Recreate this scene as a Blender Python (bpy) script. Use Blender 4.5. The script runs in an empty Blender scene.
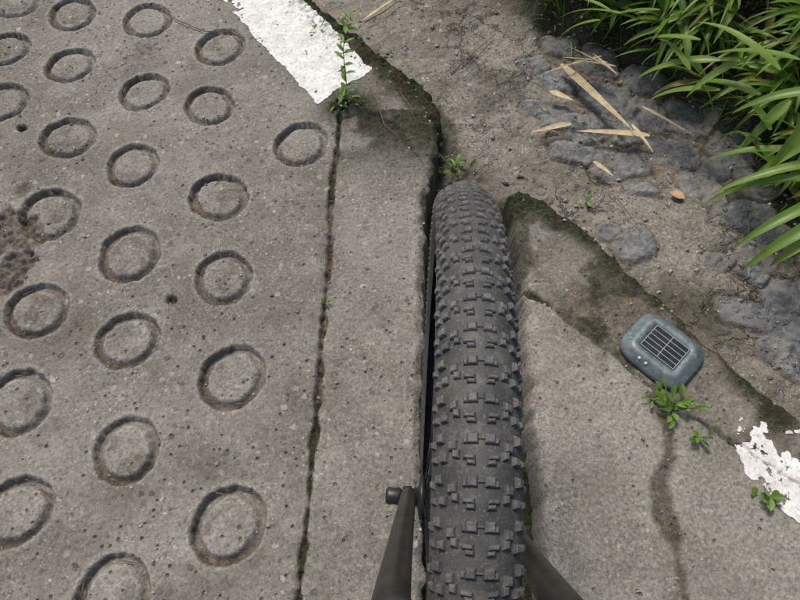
import bpy, bmesh, math, random
import numpy as np
from mathutils import Vector, Matrix
random.seed(7); RNG=np.random.RandomState(11)
scene=bpy.context.scene
T=math.radians(27.5); CT,ST=math.cos(T),math.sin(T); CAMH=1.07; FPX=637.0
def G(u,v,z=0.0):
    """survey reading -> metres on the level plane z"""
    xc=(u-400)/FPX; yc=(300-v)/FPX
    k=(CAMH-z)/(CT-yc*ST)
    return (k*xc, k*(ST+yc*CT))
def GP(l,z=0.0): return [G(u,v,z) for u,v in l]
LOW=-0.09
# ---------------------------------------------------------------- noise
TAB=[RNG.rand(256,256) for _ in range(6)]
def vn(x,y,s,seed=0):
    t=TAB[seed%6]; x=np.asarray(x)*s+37.3*seed+1000; y=np.asarray(y)*s+11.7*seed+1000
    xi=np.floor(x).astype(int); yi=np.floor(y).astype(int); fx=x-xi; fy=y-yi
    fx=fx*fx*(3-2*fx); fy=fy*fy*(3-2*fy)
    a=t[xi%256,yi%256]; b=t[(xi+1)%256,yi%256]; c=t[xi%256,(yi+1)%256]; d=t[(xi+1)%256,(yi+1)%256]
    return (a*(1-fx)+b*fx)*(1-fy)+(c*(1-fx)+d*fx)*fy-0.5
def fbm(x,y,s,seed=0,o=4,g=0.5):
    r=0;a=1
    for i in range(o):
        r=r+a*vn(x,y,s*2.03**i,seed+i); a*=g
    return r
def sm(a,b,x):
    t=np.clip((x-a)/(b-a),0,1); return t*t*(3-2*t)
def seg_d(x,y,p,q):
    dx,dy=q[0]-p[0],q[1]-p[1]; L=dx*dx+dy*dy+1e-12
    t=np.clip(((x-p[0])*dx+(y-p[1])*dy)/L,0,1)
    return np.hypot(x-p[0]-t*dx,y-p[1]-t*dy)
def line_d(x,y,pts):
    d=np.full(np.shape(x),9.0)
    for p,q in zip(pts[:-1],pts[1:]): d=np.minimum(d,seg_d(x,y,p,q))
    return d
def poly_sd(x,y,pts):
    d=line_d(x,y,pts+[pts[0]]); ins=np.zeros(np.shape(x),bool)
    for p,q in zip(pts,pts[1:]+[pts[0]]):
        c=((p[1]>y)!=(q[1]>y)); 
        xx=(q[0]-p[0])*(y-p[1])/((q[1]-p[1])+1e-12)+p[0]
        ins^=(c&(x<xx))
    return np.where(ins,d,-d)
# ---------------------------------------------------------------- nodes
def mat(name):
    m=bpy.data.materials.new(name); m.use_nodes=True; nt=m.node_tree; nt.nodes.clear()
    out=nt.nodes.new('ShaderNodeOutputMaterial'); b=nt.nodes.new('ShaderNodeBsdfPrincipled')
    nt.links.new(b.outputs[0],out.inputs[0]); return m,NT(nt),b
class NT:
    def __init__(s,nt): s.nt=nt; s.co=None
    def n(s,t,**k):
        x=s.nt.nodes.new(t)
        for a,b in k.items(): setattr(x,a,b)
        return x
    def l(s,a,b): s.nt.links.new(a,b)
    def obj(s):
        if not s.co: s.co=s.n('ShaderNodeTexCoord').outputs['Object']
        return s.co
    def set(s,inp,v):
        if isinstance(v,bpy.types.NodeSocket): s.l(v,inp)
        else: inp.default_value=v
    def noise(s,sc,det=4,rough=.55,vec=None):
        x=s.n('ShaderNodeTexNoise'); x.inputs['Scale'].default_value=sc; x.inputs['Detail'].default_value=det
        x.inputs['Roughness'].default_value=rough; s.l(vec or s.obj(),x.inputs['Vector']); return x.outputs['Fac']
    def vor(s,sc,feat='F1',vec=None,rnd=1):
        x=s.n('ShaderNodeTexVoronoi'); x.feature=feat; x.inputs['Scale'].default_value=sc; x.inputs['Randomness'].default_value=rnd
        s.l(vec or s.obj(),x.inputs['Vector']); return x
    def mr(s,v,a,b,c=0.,d=1.):
        x=s.n('ShaderNodeMapRange'); x.interpolation_type='SMOOTHSTEP'; s.l(v,x.inputs[0])
        for i,q in enumerate((a,b,c,d)): x.inputs[i+1].default_value=q
        return x.outputs[0]
    def m(s,op,a,b=0.):
        x=s.n('ShaderNodeMath',operation=op); s.set(x.inputs[0],a); s.set(x.inputs[1],b); return x.outputs[0]
    def mix(s,f,a,b,mode='MIX'):
        x=s.n('ShaderNodeMix'); x.data_type='RGBA'; x.blend_type=mode
        s.set(x.inputs[0],f)
        for i,c in ((6,a),(7,b)):
            if isinstance(c,bpy.types.NodeSocket): s.l(c,x.inputs[i])
            else: x.inputs[i].default_value=(*c,1) if len(c)==3 else c
        return x.outputs[2]
    def at(s,name):
        x=s.n('ShaderNodeAttribute'); x.attribute_name=name; return x.outputs['Fac']
    def sep(s,c):
        x=s.n('ShaderNodeSeparateColor'); s.l(c,x.inputs[0]); return x.outputs
    def ramp(s,f,stops):
        x=s.n('ShaderNodeValToRGB'); e=x.color_ramp.elements
        while len(e)<len(stops): e.new(.5)
        for i,(p,c) in enumerate(stops): e[i].position=p; e[i].color=(*c,1)
        s.l(f,x.inputs[0]); return x.outputs[0]
    def bump(s,h,st,dist,b):
        x=s.n('ShaderNodeBump'); x.inputs['Strength'].default_value=st; x.inputs['Distance'].default_value=dist
        s.l(h,x.inputs['Height']); s.l(x.outputs[0],b.inputs['Normal'])
def mossmix(N,col,b_moss,dark=(.014,.017,.007),lite=(.070,.088,.026)):
    mn=N.noise(150,5,.75); mc=N.mix(N.mr(mn,.40,.68),dark,lite)
    mc=N.mix(N.mr(N.noise(22,4,.6),.46,.64),mc,(.040,.032,.020))
    f=N.m('MULTIPLY',b_moss,N.mr(N.noise(60,6,.8),.33,.48))
    return N.mix(f,col,mc),f
def concrete(name,base,dark,lite,agg=.5,cracks=False):
    m,N,b=mat(name)
    big=N.noise(2.6,6,.6); mid=N.noise(14,6,.65); fine=N.noise(170,5,.75)
    c=N.mix(N.mr(big,.38,.62),dark,base)
    c=N.mix(N.m('MULTIPLY',N.mr(mid,.45,.68),.75),c,lite)
    c=N.mix(N.mr(fine,.30,.52,.50,0.),c,(.035,.031,.025))
    c=N.mix(N.mr(fine,.52,.72,0.,.38),c,(.58,.55,.49))
    hs=[]
    wv=N.n('ShaderNodeVectorMath',operation='ADD'); nn=N.n('ShaderNodeTexNoise'); nn.inputs['Scale'].default_value=90; nn.inputs['Detail'].default_value=2
    N.l(N.obj(),nn.inputs['Vector']); sc_=N.n('ShaderNodeVectorMath',operation='SCALE'); sc_.inputs['Scale'].default_value=.010
    N.l(nn.outputs['Color'],sc_.inputs[0]); N.l(N.obj(),wv.inputs[0]); N.l(sc_.outputs[0],wv.inputs[1]); WV=wv.outputs[0]
    for sc,th,amt in ((62,.56,1.),(120,.42,.95),(240,.4,.8)):
        v=N.vor(sc,vec=WV); s_=N.sep(v.outputs['Color'])
        f=N.m('MULTIPLY',N.mr(v.outputs['Distance'],.42,.28),N.mr(s_[1],th+.0,th+.03))
        f=N.m('MULTIPLY',f,N.mr(N.noise(5+sc*.03,3),.38,.6,.15,1))
        pc=N.ramp(s_[0],[(0,(.045,.048,.052)),(.3,(.11,.11,.11)),(.5,(.20,.175,.14)),(.75,(.31,.29,.255)),(1,(.55,.52,.46))])
        c=N.mix(N.m('MULTIPLY',f,amt*agg),c,pc); hs.append(f)
    pv=N.vor(48); ps=N.sep(pv.outputs['Color'])
    pit=N.m('MULTIPLY',N.mr(pv.outputs['Distance'],.17,.08),N.mr(ps[2],.6,.65))
    c=N.mix(N.m('MULTIPLY',pit,.7),c,(.03,.027,.022))
    c=N.mix(N.m('MULTIPLY',N.mr(N.noise(7,8,.72),.49,.66),.50),c,(.055,.047,.035))
    c=N.mix(N.m('MULTIPLY',N.mr(N.noise(3.3,7,.7),.52,.64),.30),c,(.075,.064,.042))
    hh=N.m('ADD',N.m('MULTIPLY',hs[0],.40),N.m('MULTIPLY',fine,1.0)); hh=N.m('ADD',hh,N.m('MULTIPLY',hs[1],.3)); hh=N.m('SUBTRACT',hh,N.m('MULTIPLY',pit,1.2))
    if cracks:
        wv=N.n('ShaderNodeVectorMath',operation='ADD'); nn=N.n('ShaderNodeTexNoise'); nn.inputs['Scale'].default_value=11; nn.inputs['Detail'].default_value=5; nn.inputs['Roughness'].default_value=.65
        N.l(N.obj(),nn.inputs['Vector']); sc=N.n('ShaderNodeVectorMath',operation='SCALE'); sc.inputs['Scale'].default_value=.2
        N.l(nn.outputs['Color'],sc.inputs[0]); N.l(N.obj(),wv.inputs[0]); N.l(sc.outputs[0],wv.inputs[1])
        cv=N.vor(8,'DISTANCE_TO_EDGE',wv.outputs[0]); cr=N.m('MULTIPLY',N.mr(cv.outputs['Distance'],.04,.0),N.mr(N.noise(4,3),.42,.56))
        rv=N.vor(26,vec=wv.outputs[0]); rs=N.sep(rv.outputs['Color'])
        rb=N.m('MULTIPLY',N.mr(rv.outputs['Distance'],.42,.30),N.mr(rs[1],.45,.5)); rb=N.m('MULTIPLY',rb,N.mr(N.noise(5,3),.40,.52))
        c=N.mix(N.m('MULTIPLY',rb,.8),c,N.ramp(rs[0],[(0,(.07,.073,.077)),(.5,(.15,.148,.14)),(1,(.28,.265,.235))])); hh=N.m('ADD',hh,N.m('MULTIPLY',rb,1.3))
        cr=N.m('MULTIPLY',cr,N.m('SUBTRACT',1.,N.at('stone')))
        c=N.mix(N.m('MULTIPLY',cr,.75),c,(.035,.03,.022)); hh=N.m('SUBTRACT',hh,N.m('MULTIPLY',cr,1.2))
        sv=N.mix(N.mr(N.noise(26,6,.75),.35,.65),(.082,.088,.094),(.215,.22,.22))
        sv=N.mix(N.m('MULTIPLY',N.mr(N.noise(90,5,.8),.48,.66),.6),sv,(.33,.32,.29))
        sv=N.mix(N.m('MULTIPLY',N.mr(N.noise(11,4,.6),.48,.63),.5),sv,(.19,.17,.14))
        c=N.mix(N.m('MULTIPLY',N.at('stone'),N.mr(N.noise(38,5,.75),.28,.48,.45,.95)),c,sv)
    c=N.mix(N.m('MULTIPLY',N.at('tone'),.45),c,N.mix(N.mr(fine,.35,.65),(.19,.175,.148),(.5,.475,.42)))
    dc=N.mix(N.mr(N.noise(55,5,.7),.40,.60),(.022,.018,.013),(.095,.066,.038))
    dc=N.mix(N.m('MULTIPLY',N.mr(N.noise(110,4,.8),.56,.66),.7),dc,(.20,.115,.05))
    c=N.mix(N.m('MULTIPLY',N.at('dirt_shade'),N.mr(N.noise(80,5,.75),.3,.55,.4,1)),c,dc)
    c,mf=mossmix(N,c,N.at('moss'))
    N.l(c,b.inputs['Base Color']); b.inputs['Roughness'].default_value=.92; b.inputs['Specular IOR Level'].default_value=.25
    hh=N.m('ADD',hh,N.m('MULTIPLY',mf,N.m('MULTIPLY',N.noise(260,3,.7),2.6)))
    N.bump(hh,1.0,.0026,b)
    return m
def simple(name,col,rough=.6,metal=0,var=None,vs=60,bs=0,bd=.001,spec=.5):
    m,N,b=mat(name)
    if var: N.l(N.mix(N.mr(N.noise(vs,5,.65),.35,.68),col,var),b.inputs['Base Color'])
    else: b.inputs['Base Color'].default_value=(*col,1)
    b.inputs['Roughness'].default_value=rough; b.inputs['Metallic'].default_value=metal; b.inputs['Specular IOR Level'].default_value=spec
    if bs: N.bump(N.noise(vs*4,4,.7),bs,bd,b)
    return m
# ---------------------------------------------------------------- mesh helpers
def link(o,parent=None):
    scene.collection.objects.link(o)
    if parent: o.parent=parent
    return o
def mesh_obj(name,V,F,m,smooth=True,attrs=None,parent=None):
    me=bpy.data.meshes.new(name); me.from_pydata([tuple(v) for v in V],[],F)
    if attrs:
        for k,a in attrs.items():
            at=me.attributes.new(k,'FLOAT','POINT'); at.data.foreach_set('value',np.asarray(a,dtype=np.float32))
    if smooth: me.polygons.foreach_set('use_smooth',[True]*len(me.polygons))
    me.materials.append(m); me.update()
    return link(bpy.data.objects.new(name,me),parent)
def grid_obj(name,xs,ys,fn,m,keep=None):
    X,Y=np.meshgrid(xs,ys,indexing='ij'); z,at=fn(X,Y); nx,ny=X.shape
    idx=np.arange(nx*ny).reshape(nx,ny)
    q=np.stack([idx[:-1,:-1],idx[1:,:-1],idx[1:,1:],idx[:-1,1:]],-1).reshape(-1,4)
    if keep is not None:
        k=keep(X,Y); kk=(k[:-1,:-1]|k[1:,:-1]|k[1:,1:]|k[:-1,1:]).reshape(-1); q=q[kk]
    used=np.unique(q); rm=-np.ones(nx*ny,int); rm[used]=np.arange(len(used)); q=rm[q]
    co=np.stack([X.ravel(),Y.ravel(),z.ravel()],-1)[used].astype(np.float32)
    me=bpy.data.meshes.new(name); me.vertices.add(len(co)); me.vertices.foreach_set('co',co.ravel())
    nf=len(q); me.loops.add(nf*4); me.loops.foreach_set('vertex_index',q.ravel().astype(np.int32))
    me.polygons.add(nf); me.polygons.foreach_set('loop_start',(np.arange(nf)*4).astype(np.int32))
    me.polygons.foreach_set('use_smooth',np.ones(nf,bool))
    for k_,a in at.items():
        A=me.attributes.new(k_,'FLOAT','POINT'); A.data.foreach_set('value',np.broadcast_to(a,X.shape).ravel()[used].astype(np.float32))
    me.update(calc_edges=True); me.validate(); me.materials.append(m)
    return link(bpy.data.objects.new(name,me))
def axis(a,b,st,lo=None,hi=None,g=1.35):
    x=list(np.arange(a,b+st/2,st))
    if lo is not None:
        s=st; c=a; pre=[]
        while c>lo: s*=g; c-=s; pre.append(c)
        x=pre[::-1]+x
    if hi is not None:
        s=st; c=b
        while c<hi: s*=g; c+=s; x.append(c)
    return np.array(x)
# ---------------------------------------------------------------- layout
ringpx=[(72,14),(147,20),(220,47),(70,65),(144,92),(209,105),(68,138),(133,166),(219,197),(301,144),(50,215),(130,255),(224,278),
 (37,311),(127,340),(232,377),(18,402),(126,450),(228,525),(15,512),(112,597),(0,103),(5,50),(15,3)]
rings=[G(*p) for p in ringpx]
base=[G(*p) for p in [(130,255),(127,340),(126,450),(112,597),(133,166)]]
for p in base: rings.append((p[0]-.36,p[1]+.03))
for p in [G(*q) for q in [(37,311),(18,402),(15,512),(50,215),(68,138),(70,65)]]: rings.append((p[0]-.35,p[1]+.02))
for i in range(4):
    rings+= [(-.27-.18*i*1.0,-.09-.1*(i%2)),(-.95+.18*i,1.62+.1*(i%2))]
rings=[(x,y,random.uniform(.94,1.06),random.uniform(0,6.28)) for x,y in rings]
a0=G(318,0); a1=G(437,93); dxy=(a0[0]-a1[0],a0[1]-a1[1])
Ledge=[(a0[0]+dxy[0]*12,a0[1]+dxy[1]*12)]+GP([(318,0),(362,34),(402,66),(430,90),(440,106),(439,130),(433,165),(427,200),(423,300),(421,400),(421,500),(424,600)])
le=Ledge[-1]; Lpoly=Ledge+[(le[0]-.02,-8),(-30,-8),(-30,Ledge[0][1])]
Lcrack=GP([(340,112),(337,150),(330,200),(331,250),(325,300),(321,350),(318,400),(312,450),(309,500),(303,550),(298,600)])
Lcrack.append((Lcrack[-1][0]-.02,-6))
Lcrack2=GP([(340,120),(368,112),(395,128),(420,160)])
Redge=GP([(512,200),(509,192),(520,188),(545,197),(575,222),(600,243),(650,290),(700,333),(760,385),(800,417)])
re=Redge[-1]; rd=(Redge[-1][0]-Redge[-4][0],Redge[-1][1]-Redge[-4][1])
Rleft=GP([(550,600),(544,500),(535,400),(526,320),(519,270),(514,220)])
Rpoly=Redge+[(re[0]+rd[0]*25,re[1]+rd[1]*25),(re[0]+rd[0]*25,-8),(Rleft[0][0]+.01,-8)]+Rleft
Rcrack=GP([(517,283),(540,300),(562,313),(585,332),(605,347),(640,374),(660,392),(700,420),(750,452),(800,487)])
Rcrack.append((Rcrack[-1][0]+.7,Rcrack[-1][1]-.55))
Rjoint=GP([(655,398),(668,425),(672,455),(658,480),(662,510),(676,540),(680,575),(690,610)])
Rjoint.append((Rjoint[-1][0]+.03,-.5))
def near_edge_noise(X,Y): return fbm(X,Y,35,2,3)*.012+fbm(X,Y,7,4,2)*.008
def pave(X,Y):
    z=fbm(X,Y,3,0,3)*.006+fbm(X,Y,50,1,3)*.0018+fbm(X,Y,160,3,2)*.0012
    groove=np.zeros_like(X); tone=np.zeros_like(X)
    for (cx,cy,s,ph) in rings:
        msk=(abs(X-cx)<.09)&(abs(Y-cy)<.09)
        if not msk.any(): continue
        x=X[msk]-cx; y=Y[msk]-cy; a=np.arctan2(y,x)
        r=np.hypot(x,y)/s+.0025*np.sin(2*a+ph)+fbm(X[msk],Y[msk],70,int(ph*3)%5,3)*.0045
        g=sm(.0395,.0500,r)*(1-sm(.0570,.0602,r)); 
        dep=g*(.0130+.002*np.sin(a+ph*2))
        z[msk]-=dep
        dv=.50+.40*np.sin(a-2.6)+.9*fbm(X[msk],Y[msk],35,3,2)  # noise varies the dirt; sine term paints groove shade on one side
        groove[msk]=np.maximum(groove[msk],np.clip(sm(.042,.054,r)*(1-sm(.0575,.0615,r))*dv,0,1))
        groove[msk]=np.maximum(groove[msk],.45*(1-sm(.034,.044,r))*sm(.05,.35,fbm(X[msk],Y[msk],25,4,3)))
        tone[msk]+= .5*(1-sm(.038,.046,r))*(.7+fbm(X[msk],Y[msk],40,2,2)) + .55*np.exp(-((r-.0415)/.004)**2)+.5*np.exp(-((r-.065)/.005)**2)
        z[msk]+=.0014*np.exp(-((r-.064)/.004)**2)
    w=fbm(X,Y,40,5,3)*.009
    d=line_d(X,Y,Lcrack)+w*.9; cw=.0018+.0035*(vn(X,Y,9,2)+.5)
    ck=1-sm(cw*.6,cw+.0035,d); z-=ck*.013
    d2=line_d(X,Y,Lcrack2)+w; ck2=(1-sm(.001,.006,d2))*.7; z-=ck2*.008
    for (u,v,rr,dp) in ((4,238,.085,1),(24,190,.03,.5),(340,105,.022,1),(172,300,.014,1),(22,128,.012,1.2),(10,268,.06,1)):
        cx,cy=G(u,v); rr2=np.hypot(X-cx,Y-cy)+fbm(X,Y,30,1,3)*rr*.6
        h=1-sm(rr*.5,rr*.85,rr2); z-=h*dp*(.007+.013*(vn(X,Y,110,4)+.1)+.009*vn(X,Y,230,2)); groove=np.maximum(groove,h*.75)
    sd=poly_sd(X,Y,Lpoly)+near_edge_noise(X,Y)*.8
    up=sm(.86,1.02,Y)
    z-= .012*(1-sm(0,.022,sd))**2 + .2*(1-sm(-.012,.001,sd))
    z-= up*(1-sm(.01,.05,sd))*(.006+.02*np.abs(fbm(X,Y,45,2,3)))
    kerb=sm(-.003,.003,poly_sd(X,Y,Lcrack+[(3,-6),(3,1.1)]))
    moss=(1-sm(.03,.095,sd+fbm(X,Y,14,3,3)*.07))*up + .9*np.exp(-(line_d(X,Y,GP([(338,110),(345,100),(362,105)]))/.04)**2)
    moss=np.maximum(moss,ck*.8*(vn(X,Y,12,3)>0)); moss=np.maximum(moss,.85*kerb*sm(.80,1.0,Y)*sm(-.3,.08,fbm(X,Y,12,2)))
    moss=np.maximum(moss,.7*(1-sm(.004,.022,sd+fbm(X,Y,20,3,3)*.02))*sm(.35,.8,Y))
    z+=np.clip(moss,0,1)*.008*(fbm(X,Y,110,2,2)+.4)
    tone=tone+.25*kerb*(1-up)+ .35*np.exp(-(sd/.018)**2)*(1-up)
    dirt_shade=np.maximum(groove*.9,np.maximum(ck,ck2)); dirt_shade=np.maximum(dirt_shade,.75*(1-sm(-.02,.0,sd))); dirt_shade=np.maximum(dirt_shade,.8*up*(1-sm(.03,.12,sd+fbm(X,Y,14,3,3)*.05)))
    dirt_shade=np.maximum(dirt_shade,.35*np.exp(-(d/.02)**2)*sm(-.2,.3,fbm(X,Y,15,1)))
    return z,dict(moss=np.clip(moss,0,1),dirt_shade=np.clip(dirt_shade,0,1),tone=np.clip(tone,0,1),sd=sd)
def slabR(X,Y):
    z=fbm(X,Y,4,2,3)*.006+fbm(X,Y,50,3,3)*.0018+fbm(X,Y,160,1,2)*.0012
    w=fbm(X,Y,40,5,3)*.009
    d=line_d(X,Y,Rcrack)+w; ck=(1-sm(.001,.0065,d))*(.55+.45*(vn(X,Y,7,1)>-.1)); z-=ck*.010
    dj=line_d(X,Y,Rjoint)+fbm(X,Y,18,2,3)*.016; jj=1-sm(.003,.017,dj); z-=jj*.004
    sd=poly_sd(X,Y,Rpoly)+near_edge_noise(X,Y)*.8
    dt=line_d(X,Y,Redge+[(re[0]+rd[0]*6,re[1]+rd[1]*6)])
    z-= .012*(1-sm(0,.020,sd))**2 + .2*(1-sm(-.014,.001,sd))
    dl=line_d(X,Y,Rleft+[(Rleft[0][0],-2)])
    moss=(1-sm(.012,.06,dt+fbm(X,Y,16,3,3)*.06)); moss=np.maximum(moss,ck*.7)
    moss=np.maximum(moss,jj*.3); strip=poly_sd(X,Y,[(q[0],q[1]) for q in Rcrack]+[(3,3),(.2,3)])
    stn=sm(-.01,.01,strip)
    moss=np.maximum(moss,.7*stn*sm(-.05,.3,fbm(X,Y,11,2,5,.6)))
    z-=stn*.003
    z+=np.clip(moss,0,1)*.007*(fbm(X,Y,110,2,2)+.4)
    tone=.34*(1-stn)*(.7+fbm(X,Y,6,3))+1.1*(1-sm(.0,.03,dl+w*2))*sm(-.4,.1,fbm(X,Y,25,1))+.12  # pale band along the left wall paints in the light falling on it
    dirt_shade=np.maximum(ck,jj*.65); dirt_shade=np.maximum(dirt_shade,.6*stn*sm(.05,.45,fbm(X,Y,10,5)+.25)); dirt_shade=np.maximum(dirt_shade,.9*(1-sm(-.010,-.004,sd)))
    return z,dict(moss=np.clip(moss,0,1),dirt_shade=np.clip(dirt_shade,0,1),tone=np.clip(tone,0,1),sd=sd)
stones=[(556,80,48,28,-20),(608,98,56,36,-25),(585,128,42,30,10),(618,128,48,32,-10),(560,118,38,28,0),(572,152,46,26,-15),(615,162,62,34,5),(650,112,40,28,-30),
 (672,152,54,32,-20),(700,190,46,32,-25),(742,216,60,26,12),(712,168,34,24,-10),(760,185,42,32,0),(752,262,48,36,40),(745,315,50,28,-15),(790,332,42,32,-40),(780,296,42,36,10),
 (634,246,34,34,-60),(610,234,24,18,0),(690,118,52,38,-30),(730,150,46,36,-20),(775,238,38,28,0),(808,300,34,30,0),(800,365,38,28,-30),(775,350,30,22,-20),(716,262,24,18,10),
 (600,60,42,30,-15),(645,78,48,32,-20),(560,48,38,24,0),(830,330,44,36,0),(840,380,44,36,0),(825,270,44,36,10),(870,420,50,40,10),(535,108,26,18,0),(535,66,28,20,20),(640,190,34,16,-10)]
SW=[]
for (u,v,w,h,a) in stones:
    x,y=G(u,v,LOW); s=FPX*(CT-(300-v)/FPX*ST)/(CAMH-LOW)
    SW.append((x,y,w/s/2*1.08,h/s/2*1.25,math.radians(a)))
for i in range(120):
    x=random.uniform(.85,2.4);y=random.uniform(-.9,.75)
    if all(math.hypot(x-p[0],y-p[1])>.085 for p in SW): SW.append((x,y,.04,.03,random.uniform(-1,1)))
bankline=GP([(470,-60),(524,-14),(556,30),(612,50),(668,74),(712,115),(760,150),(792,205),(850,290),(900,330)],LOW)
bl=bankline[-1]; bf=bankline[0]
BankPoly=[(bf[0]-.6,30),(bf[0]-.1,bf[1]+.5)]+bankline+[(bl[0]+.6,bl[1]-.5),(30,bl[1]-6),(30,30)]
def path(X,Y):
    z=LOW+fbm(X,Y,3,4,3)*.018+fbm(X,Y,28,1,3)*.008+fbm(X,Y,130,2,2)*.003
    st=np.zeros_like(X); gap=np.zeros_like(X)
    for (cx,cy,a,b_,an) in SW:
        msk=(abs(X-cx)<.13)&(abs(Y-cy)<.13)
        if not msk.any(): continue
        x=X[msk]-cx; y=Y[msk]-cy; c,s=math.cos(an),math.sin(an)
        p=(x*c+y*s)/a; q=(-x*s+y*c)/b_; sk=int(abs(cx)*50)%5
        r=(abs(p+.12*q)**3.4+abs(q)**3.4)**(1/3.4)+fbm(X[msk],Y[msk],26,sk,4)*.34
        f=1-sm(.84,.97,r); z[msk]+=f*(.0035+.002*(1-np.clip(r,0,1)**2)+ .007*fbm(X[msk],Y[msk],24,sk,4,.6)+.01*(p*math.sin(cx*40)+q*math.cos(cx*40))*.30)
        z[msk]-=.004*np.exp(-((r-1.05)/.06)**2)
        st[msk]=np.maximum(st[msk],f); gap[msk]=np.maximum(gap[msk],np.exp(-((r-1.05)/.08)**2))
    sb=poly_sd(X,Y,BankPoly)+fbm(X,Y,6,2,3)*.05
    z+=.42*sm(-.02,.9,sb)+.05*sm(-.02,.08,sb)
    sl=poly_sd(X,Y,Lpoly); sr=poly_sd(X,Y,Rpoly)
    moss=.7*sm(-.09,-.01,sb+fbm(X,Y,12,3)*.05)+.95*sm(-.05,-.0,sr+fbm(X,Y,20,1)*.04)+.8*sm(-.06,0,sl+fbm(X,Y,20,1)*.04)+.4*sm(.1,.4,fbm(X,Y,5,3))
    chan=sm(-.13,-.09,np.minimum(sl,0)+0)*sm(-.13,-.09,np.minimum(sr,0))*(1-sm(.80,.95,Y))
    dirt_shade=np.maximum(gap*.6,sm(-.03,.04,sb+fbm(X,Y,12,1)*.05)); dirt_shade=np.maximum(dirt_shade,sm(-.035,.0,sl)); dirt_shade=np.maximum(dirt_shade,.9*sm(-.03,.0,sr))
    dirt_shade=np.maximum(dirt_shade,.35*sm(.0,.5,fbm(X,Y,4,5))); dirt_shade=np.maximum(dirt_shade,chan)  # channel bed set darker, fading out at the far end
    z-=chan*.03
    tone=.25*sm(-.1,.4,fbm(X,Y,5,1))
    for (u,v,rx,ry,am) in ((680,250,.17,.11,.8),(650,200,.11,.06,.6),(500,95,.16,.2,.3)):
        cx,cy=G(u,v,LOW); tone=tone+am*sm(1.15,.75,np.hypot((X-cx)/rx,(Y-cy)/ry)+fbm(X,Y,14,2)*.5)
    dirt_shade=dirt_shade*(1-st*.9)
    return z,dict(moss=np.clip(moss,0,1)*(1-st*.7),dirt_shade=np.clip(dirt_shade,0,1),tone=np.clip(tone,0,1)*(1-st),stone=st)
mL=concrete('pavement_concrete',(.238,.221,.192),(.158,.145,.121),(.305,.286,.25),.70)
mR=concrete('kerb_concrete',(.248,.230,.196),(.155,.142,.113),(.325,.302,.260),.55)
mP=concrete('mortar_and_stone',(.22,.197,.162),(.14,.125,.10),(.295,.268,.222),.75,True)
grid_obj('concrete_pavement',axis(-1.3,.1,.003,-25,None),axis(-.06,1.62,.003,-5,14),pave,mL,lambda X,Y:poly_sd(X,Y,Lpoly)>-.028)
grid_obj('concrete_kerb',axis(.14,1.12,.003,None,6),axis(-.06,.98,.003,-5,None),slabR,mR,lambda X,Y:poly_sd(X,Y,Rpoly)>-.03)
grid_obj('stone_path',axis(-.35,1.3,.0035,-4,20),axis(-.1,1.7,.0035,-5,20),path,mP)
mG=simple('soil',(.05,.042,.028),.95,0,(.09,.075,.05),3,.4,.01)
me=bpy.data.meshes.new('ground'); me.from_pydata([(-90,-90,-.42),(90,-90,-.42),(90,90,-.42),(-90,90,-.42)],[],[(0,1,2,3)]); me.materials.append(mG); link(bpy.data.objects.new('ground',me))
# ---------------------------------------------------------------- paint
def paintmat():
    m,N,b=mat('road_paint')
    c=N.mix(N.mr(N.noise(25,6,.7),.35,.7),(.60,.59,.555),(.78,.775,.745)); 
    w=N.m('MULTIPLY',N.mr(N.noise(130,6,.8),.53,.65),.85); c=N.mix(w,c,(.24,.222,.19))
    c=N.mix(N.m('MULTIPLY',N.mr(N.noise(12,5,.7),.50,.68),.45),c,(.34,.32,.27))
    N.l(c,b.inputs['Base Color']); b.inputs['Roughness'].default_value=.75; N.bump(N.noise(220,4,.7),.8,.002,b); return m
mW=paintmat()
def paint(poly,fn,x0,x1,y0,y1,er,st):
    def f(X,Y):
        z,a=fn(X,Y); return z+.0017,{}
    def k(X,Y):
        sd=poly_sd(X,Y,poly)+fbm(X,Y,40,2,4)*.014*er+fbm(X,Y,12,4,2)*.008*er
        holes=fbm(X,Y,55,1,4)+.6*fbm(X,Y,14,3,2)
        return (sd>0)&(holes<.52-.08*er+sd*1.5)&~((sd<.012)&(holes>.32))
    grid_obj('painted_road_marking',np.arange(x0,x1,st),np.arange(y0,y1,st),f,mW,k)
p=GP([(222,0),(318,104),(372,70),(304,0)]); d=(p[0][0]-p[1][0],p[0][1]-p[1][1])
pl=[p[1],p[2],(p[3][0]+d[0]*.6,p[3][1]+d[1]*.6),(p[0][0]+d[0]*.6,p[0][1]+d[1]*.6)]
paint(pl,pave,-.62,.0,1.0,1.62,.6,.0014)
pr=GP([(741,416),(766,424),(774,446),(792,458),(830,470),(840,560),(806,528),(785,512),(768,490),(744,474),(737,450)])
paint(pr,slabR,.52,.8,.12,.42,.9,.0011)
pr=GP([(786,434),(800,428),(830,432),(830,455),(800,452),(788,446)])
paint(pr,slabR,.6,.78,.3,.40,.5,.0011)
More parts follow.
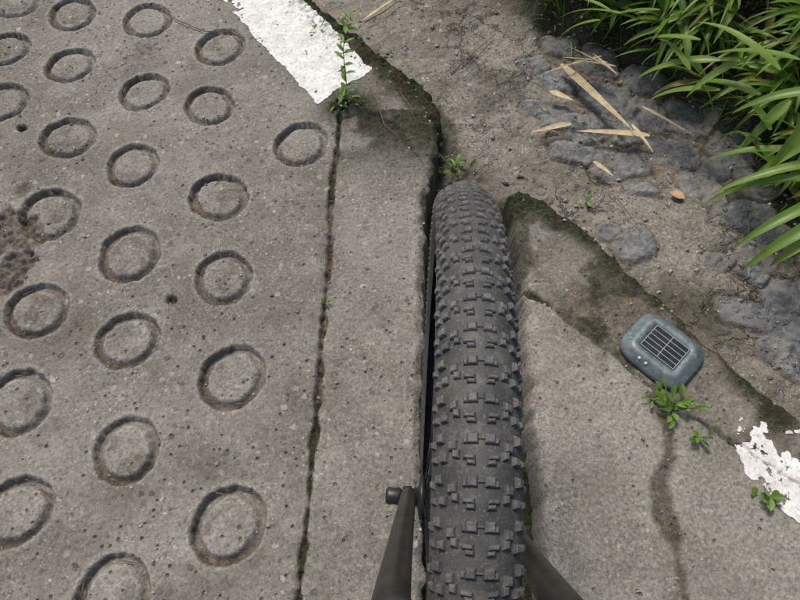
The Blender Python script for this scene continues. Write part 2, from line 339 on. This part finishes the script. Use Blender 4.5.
# ---------------------------------------------------------------- bicycle
def tube(pts,rad,seg=14,cap=True):
    V=[];F=[];pts=[Vector(p) for p in pts]; n=len(pts)
    if not hasattr(rad,'__len__'): rad=[rad]*n
    up=Vector((.13,.21,.97)); prev=None
    for i,p in enumerate(pts):
        t=(pts[min(i+1,n-1)]-pts[max(i-1,0)]).normalized()
        if prev is None:
            a=t.cross(up); 
            if a.length<.1: a=t.cross(Vector((1,0,0)))
        else: a=prev-t*prev.dot(t)
        a.normalize(); prev=a; b=t.cross(a)
        for j in range(seg):
            th=2*math.pi*j/seg; V.append(p+(a*math.cos(th)+b*math.sin(th))*rad[i])
    for i in range(n-1):
        for j in range(seg):
            k=(j+1)%seg; F.append((i*seg+j,i*seg+k,(i+1)*seg+k,(i+1)*seg+j))
    if cap: F.append(tuple(range(seg))[::-1]); F.append(tuple(range((n-1)*seg,n*seg)))
    return V,F
def merge(parts):
    V=[];F=[]
    for v,f in parts:
        o=len(V); V+=list(v); F+=[tuple(i+o for i in q) for q in f]
    return V,F
bike=bpy.data.objects.new('bicycle',None); link(bike)
WC=Vector((.0562,.14,.29)); r0=.0305; RC=.3705-r0-.0024; R=.3705
steer=bpy.data.objects.new('front_wheel',None); link(steer,bike); steer.location=WC; steer.rotation_euler=(0,math.radians(-.2),math.radians(-2.9))
V=[];F=[];NS=240;prof=[]
for j in range(25):
    a=math.radians(-128+256*j/24); prof.append((math.sin(a)*r0*1.02, RC+math.cos(a)*r0*(1.0 if abs(a)<1.6 else .95)))
for i in range(NS):
    th=2*math.pi*i/NS
    for (x,rr) in prof: V.append((x,math.cos(th)*rr,math.sin(th)*rr))
m_=len(prof)
for i in range(NS):
    for j in range(m_-1): F.append((i*m_+j,i*m_+j+1,((i+1)%NS)*m_+j+1,((i+1)%NS)*m_+j))
def rubber():
    m,N,b=mat('tyre_rubber')
    k=N.at('top'); n=N.noise(140,5,.7)
    c=N.mix(N.mr(N.noise(35,5,.6),.3,.7),(.040,.040,.041),(.074,.072,.069))
    c=N.mix(N.m('MULTIPLY',k,.85),c,N.mix(N.mr(n,.35,.7),(.072,.073,.076),(.150,.149,.147)))
    c=N.mix(N.m('MULTIPLY',N.mr(N.noise(60,6,.75),.48,.68),.45),c,(.18,.166,.14))
    c=N.mix(N.m('MULTIPLY',N.mr(N.noise(420,3,.7),.55,.7),.4),c,(.25,.24,.21))
    N.l(c,b.inputs['Base Color']); b.inputs['Roughness'].default_value=.66; b.inputs['Specular IOR Level'].default_value=.4
    N.bump(N.noise(500,3,.7),.5,.0007,b); return m
mT=rubber()
mesh_obj('tyre_casing',V,F,mT,True,{'top':[0]*len(V)},steer)
KV=[];KF=[];KA=[]
def knob(th,phi,w,l,h,sk=0.):
    """th along wheel, phi around the section, w across, l along, h height"""
    def P(a,b,hh):
        ph=phi+a/r0; t=th+(b+sk*a)/R; rr=RC+math.cos(ph)*(r0+hh)
        return (math.sin(ph)*(r0+hh)*1.02,math.cos(t)*rr,math.sin(t)*rr)
    o=len(KV); e=.0008; wj=random.uniform(.93,1.05); hj=random.uniform(.88,1.05)
    for (a,b,hh,tp) in ((w/2+.0010,l/2+.0009,-.0008,0),(w/2,l/2,h*hj-.0008,.3),(w/2-e,l/2-e,h*hj,1)):
        for sx,sy in ((-1,-1),(1,-1),(1,1),(-1,1)):
            KV.append(P(sx*a*wj,sy*b,hh)); KA.append(tp*wj)
    for k in (0,4):
        for j in range(4): KF.append((o+k+j,o+k+(j+1)%4,o+k+4+(j+1)%4,o+k+4+j))
    KF.append((o+8,o+9,o+10,o+11))
NR=168
for i in range(NR):
    th=2*math.pi*i/NR; p=2*math.pi/NR
    if i%2==0:
        for s in (-1,1):
            knob(th,s*.0056/r0,.0062,.0062,.0026); knob(th+.1*p,s*.0102/r0,.0026,.0036,.0022,.1*s)
            knob(th+p*.35,s*.0188/r0,.0052,.0056,.0026,.18*s)
            knob(th-p*.05,s*.0290/r0,.0058,.0062,.0034,.1*s); knob(th+.2*p,s*.0385/r0,.0044,.0050,.0024)
        knob(th,0,.0056,.0013,.0014)
    else:
        for s in (-1,1):
            knob(th-.0017/R,s*.0078/r0,.0070,.0027,.0026,-.06*s); knob(th+.0017/R,s*.0064/r0,.0050,.0027,.0026,-.06*s)
            knob(th-p*.25,s*.0165/r0,.0042,.0050,.0026,-.1*s)
            knob(th-p*.05,s*.0255/r0,.0050,.0054,.0032,.1*s); knob(th,s*.0350/r0,.0060,.0042,.0026)
mesh_obj('tyre_tread',KV,KF,mT,False,{'top':KA},steer)
mBk=simple('black_paint',(.014,.014,.014),.42,0,(.03,.028,.025),30,.15,.0005)
mSt=simple('black_spoke',(.02,.02,.02),.4,.2)
V=[];F=[];pr_=[(-.0125,.317),(-.0135,.311),(-.0125,.303),(-.005,.296),(.005,.296),(.0125,.303),(.0135,.311),(.0125,.317),(.010,.309),(-.010,.309)]
for i in range(120):
    th=2*math.pi*i/120
    for x,rr in pr_: V.append((x,math.cos(th)*rr,math.sin(th)*rr))
k_=len(pr_)
for i in range(120):
    for j in range(k_): F.append((i*k_+j,i*k_+(j+1)%k_,((i+1)%120)*k_+(j+1)%k_,((i+1)%120)*k_+j))
mesh_obj('rim',V,F,mBk,True,None,steer)
parts=[]
for i in range(32):
    a=2*math.pi*i/32; s=1 if i%2 else -1; b=a+(.9 if (i//2)%2 else -.9)
    parts.append(tube([(s*.027,math.cos(b)*.022,math.sin(b)*.022),(0,math.cos(a)*.297,math.sin(a)*.297)],.001,6))
mesh_obj('spokes',*merge(parts),mSt,True,None,steer)
mesh_obj('hub',*merge([tube([(-.045,0,0),(-.035,0,0),(-.033,0,0),(-.029,0,0),(-.027,0,0),(-.01,0,0),(.01,0,0),(.027,0,0),(.029,0,0),(.033,0,0),(.035,0,0),(.045,0,0)],[.009,.012,.026,.026,.014,.011,.011,.014,.026,.026,.012,.009],24),
  tube([(-.070,0,0),(.066,0,0)],.0045,12),tube([(-.073,0,0),(-.0732,0,0),(-.069,0,0),(-.064,0,0),(-.058,0,0),(-.054,0,0)],[.004,.0085,.0105,.0095,.0105,.008],14),tube([(.055,0,0),(.066,0,0)],[.0095,.0085],16)]),mBk,True,None,steer)
for s,nm in ((-1,'fork_leg_left'),(1,'fork_leg_right')):
    k=-.004 if s>0 else .000
    pts=[(s*.0475,.003,-.012),(s*.0475,0,.012),(s*.047,-.012,.055),(s*(.049+k*.4),-.045,.14),(s*(.052+k*.8),-.090,.255),(s*(.054+k),-.128,.365),(s*.048,-.142,.405)]
    V,F=tube(pts,[.007,.0078,.0085,.0095,.0108,.0118,.0125],20)
    dr=tube([(s*.0425,0,0),(s*.0525,0,0)],.0125,20)
    mesh_obj(nm,*merge([(V,F),dr]),mBk,True,None,steer)
hd=Vector((0,-.375,.927)); c0=Vector((0,-.155,.418))
mesh_obj('fork_crown',*merge([tube([(-.054,-.142,.400),(-.03,-.150,.418),(.03,-.150,.418),(.054,-.142,.400)],[.013,.018,.018,.013],16),
   tube([c0-hd*.01,c0+hd*.02],[.024,.023],24)]),mBk,True,None,steer)
mesh_obj('head_tube',*tube([c0+hd*.022,c0+hd*.04,c0+hd*.13,c0+hd*.145],[.026,.023,.023,.026],24),mBk,True,None,steer)
st0=c0+hd*.165; st1=st0+Vector((0,.02,.02))
mesh_obj('stem',*merge([tube([c0+hd*.146,c0+hd*.19],[.018,.018],20),tube([st0,st1],.016,16)]),mBk,True,None,steer)
hb=st1; mesh_obj('handlebar',*tube([hb+Vector((x,-abs(x)*.12,abs(x)*.03)) for x in (-.34,-.2,-.05,0,.05,.2,.34)],[.011,.011,.0145,.0155,.0145,.011,.011],16),mBk,True,None,steer)
mRub=simple('grip_rubber',(.02,.02,.02),.8)
mesh_obj('grips',*merge([tube([hb+Vector((s*.22,-.0264,.0066)),hb+Vector((s*.35,-.042,.0105))],.0165,16) for s in (-1,1)]),mRub,True,None,steer)
# ---------------------------------------------------------------- solar road stud
stud=bpy.data.objects.new('solar_road_stud',None); link(stud); sx,sy=G(663,349,.01); 
zz,_=slabR(np.array([[sx]]),np.array([[sy]])); stud.location=(sx,sy,float(zz[0,0])-.001); stud.rotation_euler=(0,0,math.radians(-45))
def selip(a,b,n,z,N_=96):
    o=[]
    for i in range(N_):
        t=2*math.pi*i/N_; c,s=math.cos(t),math.sin(t)
        o.append((a*math.copysign(abs(c)**(2/n),c),b*math.copysign(abs(s)**(2/n),s),z))
    return o
lay=[(.066,.056,4.2,0),(.067,.057,4.2,.003),(.066,.056,4.2,.008),(.0635,.0535,4.2,.0105),(.052,.044,5,.0195),(.050,.042,5.5,.0210),(.046,.038,7,.0222),(.0385,.0305,9,.0222),(.0375,.0295,9,.0205)]
V=[];F=[];q=96
for l in lay: V+=selip(*l)
for k in range(len(lay)-1):
    for j in range(q): F.append((k*q+j,k*q+(j+1)%q,(k+1)*q+(j+1)%q,(k+1)*q+j))
F.append(tuple(range((len(lay)-1)*q,len(lay)*q)))
def studmat():
    m,N,b=mat('cast_alloy_weathered')
    c=N.mix(N.mr(N.noise(30,6,.7),.35,.65),(.085,.115,.125),(.165,.20,.205))
    c=N.mix(N.m('MULTIPLY',N.mr(N.noise(110,5,.8),.52,.66),.8),c,(.33,.34,.32))
    c=N.mix(N.m('MULTIPLY',N.mr(N.noise(55,6,.8),.54,.7),.8),c,(.06,.05,.038))
    N.l(c,b.inputs['Base Color']); b.inputs['Roughness'].default_value=.5; b.inputs['Metallic'].default_value=.3; N.bump(N.noise(160,4,.7),.4,.001,b); return m
mesh_obj('body',V,F,studmat(),True,None,stud)
def box(x0,x1,y0,y1,z0,z1): 
    V=[(x,y,z) for z in (z0,z1) for y in (y0,y1) for x in (x0,x1)]
    return V,[(0,2,3,1),(4,5,7,6),(0,1,5,4),(2,6,7,3),(0,4,6,2),(1,3,7,5)]
mSol=simple('solar_cell',(.008,.01,.014),.25,0,(.025,.027,.03),80); mLn=simple('cell_line',(.34,.36,.36),.5)
mesh_obj('solar_panel',*box(-.0355,.0355,-.0275,.0275,.0195,.0224),mSol,False,None,stud)
parts=[box(-.034,.034,y-.0005,y+.0005,.0223,.0226) for y in np.linspace(-.0262,.0262,6)]
parts+=[box(x-.0005,x+.0005,-.0267,.0267,.0223,.0227) for x in (-.0342,.000,.0342)]
mesh_obj('panel_lines',*merge(parts),mLn,False,None,stud)
mRef=simple('reflector',(.45,.47,.45),.3)
parts=[]
for (x,y) in ((-.020,-.047),(-.006,-.0475)):
    parts.append(tube([(x,y,.010),(x,y,.0178),(x,y,.0186)],[.0030,.0028,.002],14))
mesh_obj('reflector_beads',*merge(parts),mRef,True,None,stud)
# ---------------------------------------------------------------- plants
class Leafs:
    def __init__(s): s.V=[];s.F=[];s.r=[];s.t=[];s.w=[]
    def leaf(s,base,az,el,L,W,droop,n=9,shape='blade',roll=0.,rv=None):
        rv=random.random() if rv is None else rv
        p=Vector(base); o=len(s.V); e=el; tw=roll
        for i in range(n+1):
            t=i/n
            if shape=='blade': w=W*(min(1,(t+.03)*5)**.6)*(1-t**2.2)**.9+.0003
            else: w=W*math.sin(math.pi*min(1,t*.97+.03))**.8+.0003
            d=Vector((math.cos(az)*math.cos(e),math.sin(az)*math.cos(e),math.sin(e)))
            side=Vector((-math.sin(az),math.cos(az),0)); nn=side.cross(d)*-1
            sd=side*math.cos(tw)+nn*math.sin(tw); upv=nn*math.cos(tw)-side*math.sin(tw)
            for k,(a,b) in enumerate(((-.5,.12),(-.25,.02),(0,-.03),(.25,.02),(.5,.12))):
                s.V.append(p+sd*w*a+upv*(w*b)); s.r.append(rv); s.t.append(t); s.w.append(abs(a)*2)
            if i<n:
                for k in range(4): s.F.append((o+i*5+k,o+i*5+k+1,o+(i+1)*5+k+1,o+(i+1)*5+k))
            p=p+d*(L/n); e-=droop/n*(.5+t); az+=random.uniform(-.03,.03)
    def stem(s,pts,rad,rv=.3):
        V,F=tube(pts,rad,6); o=len(s.V); s.V+=V; s.F+=[tuple(i+o for i in q) for q in F]
        s.r+=[rv]*len(V); s.t+=[.3]*len(V); s.w+=[.5]*len(V)
    def make(s,name,m): return mesh_obj(name,s.V,s.F,m,True,{'rnd':s.r,'tt':s.t,'ww':s.w})
def leafmat(name,c0,c1,c2,dry=True):
    m,N,b=mat(name); r=N.at('rnd')
    c=N.ramp(r,[(0,c0),(.5,c1),(.93,c2),(1.0,(.30,.24,.09) if dry else c2)])
    c=N.mix(N.m('MULTIPLY',N.mr(N.noise(40,4,.6),.4,.7),.35),c,c0)
    c=N.mix(N.m('MULTIPLY',N.mr(N.at('ww'),.14,.0),.5),c,(.22,.28,.09))
    if dry: c=N.mix(N.m('MULTIPLY',N.mr(N.at('tt'),.86,1.),.6),c,(.24,.19,.07))
    N.l(c,b.inputs['Base Color']); b.inputs['Roughness'].default_value=.4
    tr=N.n('ShaderNodeBsdfTranslucent'); N.l(N.mix(.5,c,(.26,.42,.04)),tr.inputs[0])
    mx=N.n('ShaderNodeMixShader'); mx.inputs[0].default_value=.4
    out=[x for x in N.nt.nodes if x.type=='OUTPUT_MATERIAL'][0]
    N.l(b.outputs[0],mx.inputs[1]); N.l(tr.outputs[0],mx.inputs[2]); N.l(mx.outputs[0],out.inputs[0])
    return m
mLeaf=leafmat('bamboo_grass_leaf',(.05,.12,.014),(.11,.225,.026),(.21,.31,.05))
mWeed=leafmat('weed_leaf',(.08,.16,.02),(.14,.27,.035),(.22,.34,.06),False)
BG=Leafs(); cand=np.stack([RNG.uniform(.15,2.0,3000),RNG.uniform(.6,2.3,3000)],-1)
sdc=poly_sd(cand[:,0],cand[:,1],BankPoly); zc=path(cand[:,0][None],cand[:,1][None])[0][0]
cnt=0
for (x,y),sd,z in zip(cand,sdc,zc):
    if sd<-.0 or sd>.85 or random.random()<max(0,(sd-.45)): continue
    cnt+=1
    if cnt>640: break
    H_=random.uniform(.03,.18)+min(sd,.4)*.25
    az0=random.gauss(math.radians(215),.9)
    lean=random.uniform(.15,.6); top=(x+math.cos(az0)*H_*lean,y+math.sin(az0)*H_*lean,z+H_)
    mid=(x+math.cos(az0)*H_*lean*.3,y+math.sin(az0)*H_*lean*.3,z+H_*.55)
    BG.stem([(x,y,z-.01),mid,top],[.0018,.0014,.001],.6)
    for k in range(random.randint(4,7)):
        t=random.uniform(.3,1); b=tuple(mid[i]*(1-t)+top[i]*t for i in range(3))
        az=az0+random.gauss(0,1.0); L=random.uniform(.09,.22)
        if sd<.06: L*=.75
        BG.leaf(b,az,random.uniform(.0,.8),L,random.uniform(.009,.021),random.uniform(.7,1.8),8,'blade',random.uniform(-.5,.5),min(1,max(0,random.gauss(.56,.28))))
def reach(u0,v0,z0,u1,v1,z1,W,rv=.7):
    a=Vector((*G(u0,v0,z0),z0)); b=Vector((*G(u1,v1,z1),z1)); d=b-a; L=d.length; az=math.atan2(d.y,d.x); e0=math.asin(d.z/L)
    BG.leaf(a,az,e0+.45,L*1.04,W,.9,14,'blade',random.uniform(-.25,.25),rv)
for q in [(760,95,.12,685,95,.02,.024),(800,60,.2,700,70,.1,.022),(770,130,.12,730,105,.05,.022),(800,150,.1,708,168,.0,.02),(790,100,.15,745,150,.05,.024),
          (820,200,.1,735,252,.0,.024),(830,215,.12,745,270,.0,.026),(830,160,.12,712,205,.0,.022),(830,228,.1,770,268,.02,.028),(800,175,.1,705,210,-.03,.014),
          (700,40,.15,630,60,.02,.018),(660,10,.15,590,40,.02,.018),(640,20,.12,560,30,.0,.014),(720,60,.12,640,85,.0,.02),(780,70,.2,690,35,.15,.022),(820,110,.2,770,170,.05,.022),(690,70,.1,655,45,.08,.016),
          (830,130,.15,750,190,.0,.022),(830,190,.12,780,230,.0,.024),(820,90,.2,735,120,.1,.022),(740,60,.15,690,100,.05,.02),(830,240,.1,780,245,.02,.02),(610,10,.1,545,12,.0,.014),(600,20,.1,560,50,-.02,.012),
          (720,90,.1,650,110,-.02,.016),(700,80,.1,700,130,-.03,.016),(760,140,.1,718,150,-.03,.016)]:
    reach(*q,rv=random.uniform(.5,.92))
BG.make('bamboo_grass',mLeaf)
GR=Leafs(); cand=np.stack([RNG.uniform(.15,1.6,3800),RNG.uniform(.6,2.0,3800)],-1)
sdc=poly_sd(cand[:,0],cand[:,1],BankPoly); zc=path(cand[:,0][None],cand[:,1][None])[0][0]
for (x,y),sd,z in zip(cand,sdc,zc):
    if sd<-.02 or sd>.5: continue
    GR.leaf((x,y,z-.003),random.uniform(0,6.28),random.uniform(.4,1.3),random.uniform(.04,.11),random.uniform(.0025,.006),random.uniform(.6,1.8),5,'blade',0,random.random())
GR.make('grass',mLeaf)
def weed(fn_z,u,v,n,L,W,plane,spread=1.,h=.02,name='weed',el=(.2,1.1)):
    w=Leafs(); x,y=G(u,v,plane); z=fn_z
    for i in range(n):
        az=random.uniform(0,6.28); r=random.uniform(0,.01)*spread; hh=random.uniform(.2,1)*h
        tip=(x+math.cos(az)*r*2.2,y+math.sin(az)*r*2.2,z+hh)
        w.stem([(x+math.cos(az)*r*.3,y+math.sin(az)*r*.3,z-.005),tip],.0008)
        w.leaf(tip,az+random.gauss(0,.5),random.uniform(*el),random.uniform(.6,1.1)*L,random.uniform(.7,1.1)*W,random.uniform(.4,1.3),6,'oval',random.uniform(-.4,.4))
    return w.make(name,mWeed)
weed(0,672,410,24,.024,.010,0,1.8,.022); weed(0,697,438,7,.022,.009,0,1.,.015); weed(0,766,497,7,.024,.014,0,1,.015)
weed(0,652,400,5,.018,.006,0,1,.01); weed(LOW,455,172,12,.028,.010,LOW,1.6,.03); weed(LOW,585,203,6,.016,.008,LOW,1,.01)
weed(0,318,30,8,.012,.005,0,1.,.010); weed(0,324,304,4,.010,.005,0,.6,.006)
w=Leafs(); bx,by=G(344,101); P=[Vector((bx+.004*math.sin(i*.9)+.0022*i,by+.004*i,i*.024)) for i in range(9)]
w.stem(P,[.0016-.00013*i for i in range(9)],.9)
for i,p in enumerate(P[1:]):
    for s in range(3 if i<6 else 4):
        w.leaf(p+Vector((0,0,random.uniform(-.01,.01))),i*2.1+s*2.2+random.uniform(-.4,.4),random.uniform(.1,.7),random.uniform(.018,.036)*(1.1-.05*i),random.uniform(.006,.010),random.uniform(.5,1.2),6,'oval',random.uniform(-.3,.3),random.random())
for i in range(24):
    w.leaf((bx+random.uniform(-.03,.03),by+random.uniform(-.02,.02),0),random.uniform(0,6.28),random.uniform(.1,.9),random.uniform(.014,.03),.006,.9,5,'oval')
w.make('tall_weed',mWeed)
mDry=simple('dry_bamboo_leaf',(.50,.42,.27),.7,0,(.36,.27,.14),70,.2,.0008); mTw=simple('twig',(.10,.07,.045),.85,0,(.2,.15,.1),90)
DL=Leafs()
def dry(u0,v0,u1,v1,W,plane,lift=.012):
    a=Vector((*G(u0,v0,plane),plane+lift)); b=Vector((*G(u1,v1,plane),plane+lift*.6)); d=b-a
    DL.leaf(a,math.atan2(d.y,d.x),.08,d.length,W,.16,10,'blade',random.uniform(-.2,.2),random.random())
for q in [(560,68,628,138,.022),(563,72,592,98,.015),(648,139,574,137,.021),(570,127,530,136,.015),(592,165,612,180,.011),(549,95,572,106,.018)]: dry(*q,LOW+.018)
for q in [(600,60,540,78,.006),(612,74,566,52,.006),(600,66,616,80,.006),(614,70,572,64,.006),(640,110,690,140,.008),(606,66,560,62,.005),(615,78,590,58,.006),(630,128,652,156,.008)]: dry(*q,LOW+.04)
dry(364,30,408,2,.008,-.05,.03)
DL.make('dry_bamboo_leaves',mDry)
w=Leafs()
w.leaf((*G(668,196,LOW),LOW+.014),-.5,.1,.034,.022,.3,6,'oval')
w.make('fallen_leaf',simple('fallen_leaf_brown',(.50,.32,.20),.7,0,(.36,.21,.11),60))
tw=[]
def twig(pp,plane,r,lift=.004):
    pts=[(*G(u,v,plane),plane+lift+random.uniform(0,.004)) for u,v in pp]; tw.append(tube(pts,[r]*(len(pts)-1)+[r*.5],6))
twig([(160,8),(178,22),(205,33),(235,34)],0,.0012); twig([(233,34),(240,40)],0,.002)
twig([(372,92),(378,108),(384,128),(398,140)],0,.001,.012); twig([(400,95),(410,110),(418,132)],0,.0008,.01)
twig([(450,78),(470,60),(495,38)],LOW,.0016,.012); twig([(365,30),(385,18),(405,3)],LOW,.0018,.02); twig([(604,192),(618,205),(640,236)],LOW,.001,.01)
# short debris caught in the ring grooves
for (cx,cy,s,ph) in rings[:24]:
    for k in range(random.randint(0,3)):
        a=random.uniform(0,6.28); r=.052*s; l=random.uniform(.006,.014); t=a+1.57+random.uniform(-.5,.5)
        x0,y0=cx+math.cos(a)*r,cy+math.sin(a)*r
        tw.append(tube([(x0-math.cos(t)*l,y0-math.sin(t)*l,-.006),(x0,y0,-.005),(x0+math.cos(t)*l,y0+math.sin(t)*l,-.002)],random.uniform(.0006,.0012),5))
mesh_obj('twigs',*merge(tw),mTw)
def grit(name,fn,P,xr,yr,n,m,smin=.0008,smax=.004):
    V=[];F=[]
    xs=RNG.uniform(*xr,n); ys=RNG.uniform(*yr,n)
    if P: k=poly_sd(xs,ys,P)>.002; xs=xs[k]; ys=ys[k]
    z,a=fn(xs[None],ys[None]); z=z[0]; dens=np.clip(a['dirt_shade'][0]*.9+.2,0,1)
    for x,y,zz,dn in zip(xs,ys,z,dens):
        if random.random()>dn: continue
        s=smin+(smax-smin)*random.random()**4; ang=random.uniform(0,6.28); o=len(V)
        R_=Matrix.Rotation(ang,3,'Z')@Matrix.Rotation(random.uniform(-.6,.6),3,'X')
        for v in ((-1,-.8,0),(1,-.7,.1),(.9,.9,-.1),(-.8,.7,.1),(-.5,-.4,.8),(.6,-.4,.7),(.4,.5,.8),(-.5,.4,.6),(-.6,-.6,-.7),(.5,-.5,-.7),(.5,.5,-.7),(-.5,.5,-.7)):
            q=R_@Vector((v[0]*s*random.uniform(.7,1.3),v[1]*s*random.uniform(.7,1.1),v[2]*s*.7)); V.append((x+q.x,y+q.y,zz+s*.3+q.z))
        for k in range(4):
            j=(k+1)%4; F.append((o+k,o+j,o+4+j,o+4+k)); F.append((o+8+k,o+8+j,o+j,o+k))
        F.append((o+4,o+5,o+6,o+7))
    return mesh_obj(name,V,F,m,False)
def gritmat():
    m,N,b=mat('grit_stone'); v=N.vor(160); s_=N.sep(v.outputs['Color'])
    N.l(N.ramp(s_[0],[(0,(.05,.047,.043)),(.4,(.15,.137,.115)),(.75,(.27,.25,.21)),(1,(.46,.43,.38))]),b.inputs['Base Color']); b.inputs['Roughness'].default_value=.9; return m
mGr=gritmat()
grit('grit',pave,Lpoly,(-1.2,.1),(0,1.6),5000,mGr)
grit('grit',slabR,Rpoly,(.15,1.1),(0,.95),2200,mGr)
grit('grit',path,None,(-.2,1.2),(.3,1.7),6500,mGr,.001,.008)
# ---------------------------------------------------------------- light & camera
d=Vector((-.28,.50,1.0)).normalized(); el=math.asin(d.z); az=math.atan2(d.x,d.y)
sl=bpy.data.lights.new('sun','SUN'); sl.energy=2.75; sl.angle=math.radians(14); sl.color=(1,.95,.86)
so=bpy.data.objects.new('sun',sl); so.rotation_euler=d.to_track_quat('Z','Y').to_euler(); link(so)
wd=bpy.data.worlds.new('World'); scene.world=wd; wd.use_nodes=True; nt=wd.node_tree
sk=nt.nodes.new('ShaderNodeTexSky'); sk.sky_type='NISHITA'; sk.sun_disc=False; sk.sun_elevation=el; sk.sun_rotation=az%(2*math.pi)
sk.dust_density=4; sk.air_density=1.2
bg=nt.nodes['Background']; nt.links.new(sk.outputs[0],bg.inputs[0]); bg.inputs[1].default_value=.125
cd=bpy.data.cameras.new('camera'); cam=bpy.data.objects.new('camera',cd); link(cam)
cd.sensor_width=36; cd.lens=FPX/800*36; cd.clip_start=.02; cd.clip_end=400
cam.location=(0,0,CAMH); cam.rotation_euler=(T,0,0); scene.camera=cam
scene.view_settings.view_transform='Standard'; scene.view_settings.look='None'; scene.view_settings.exposure=0
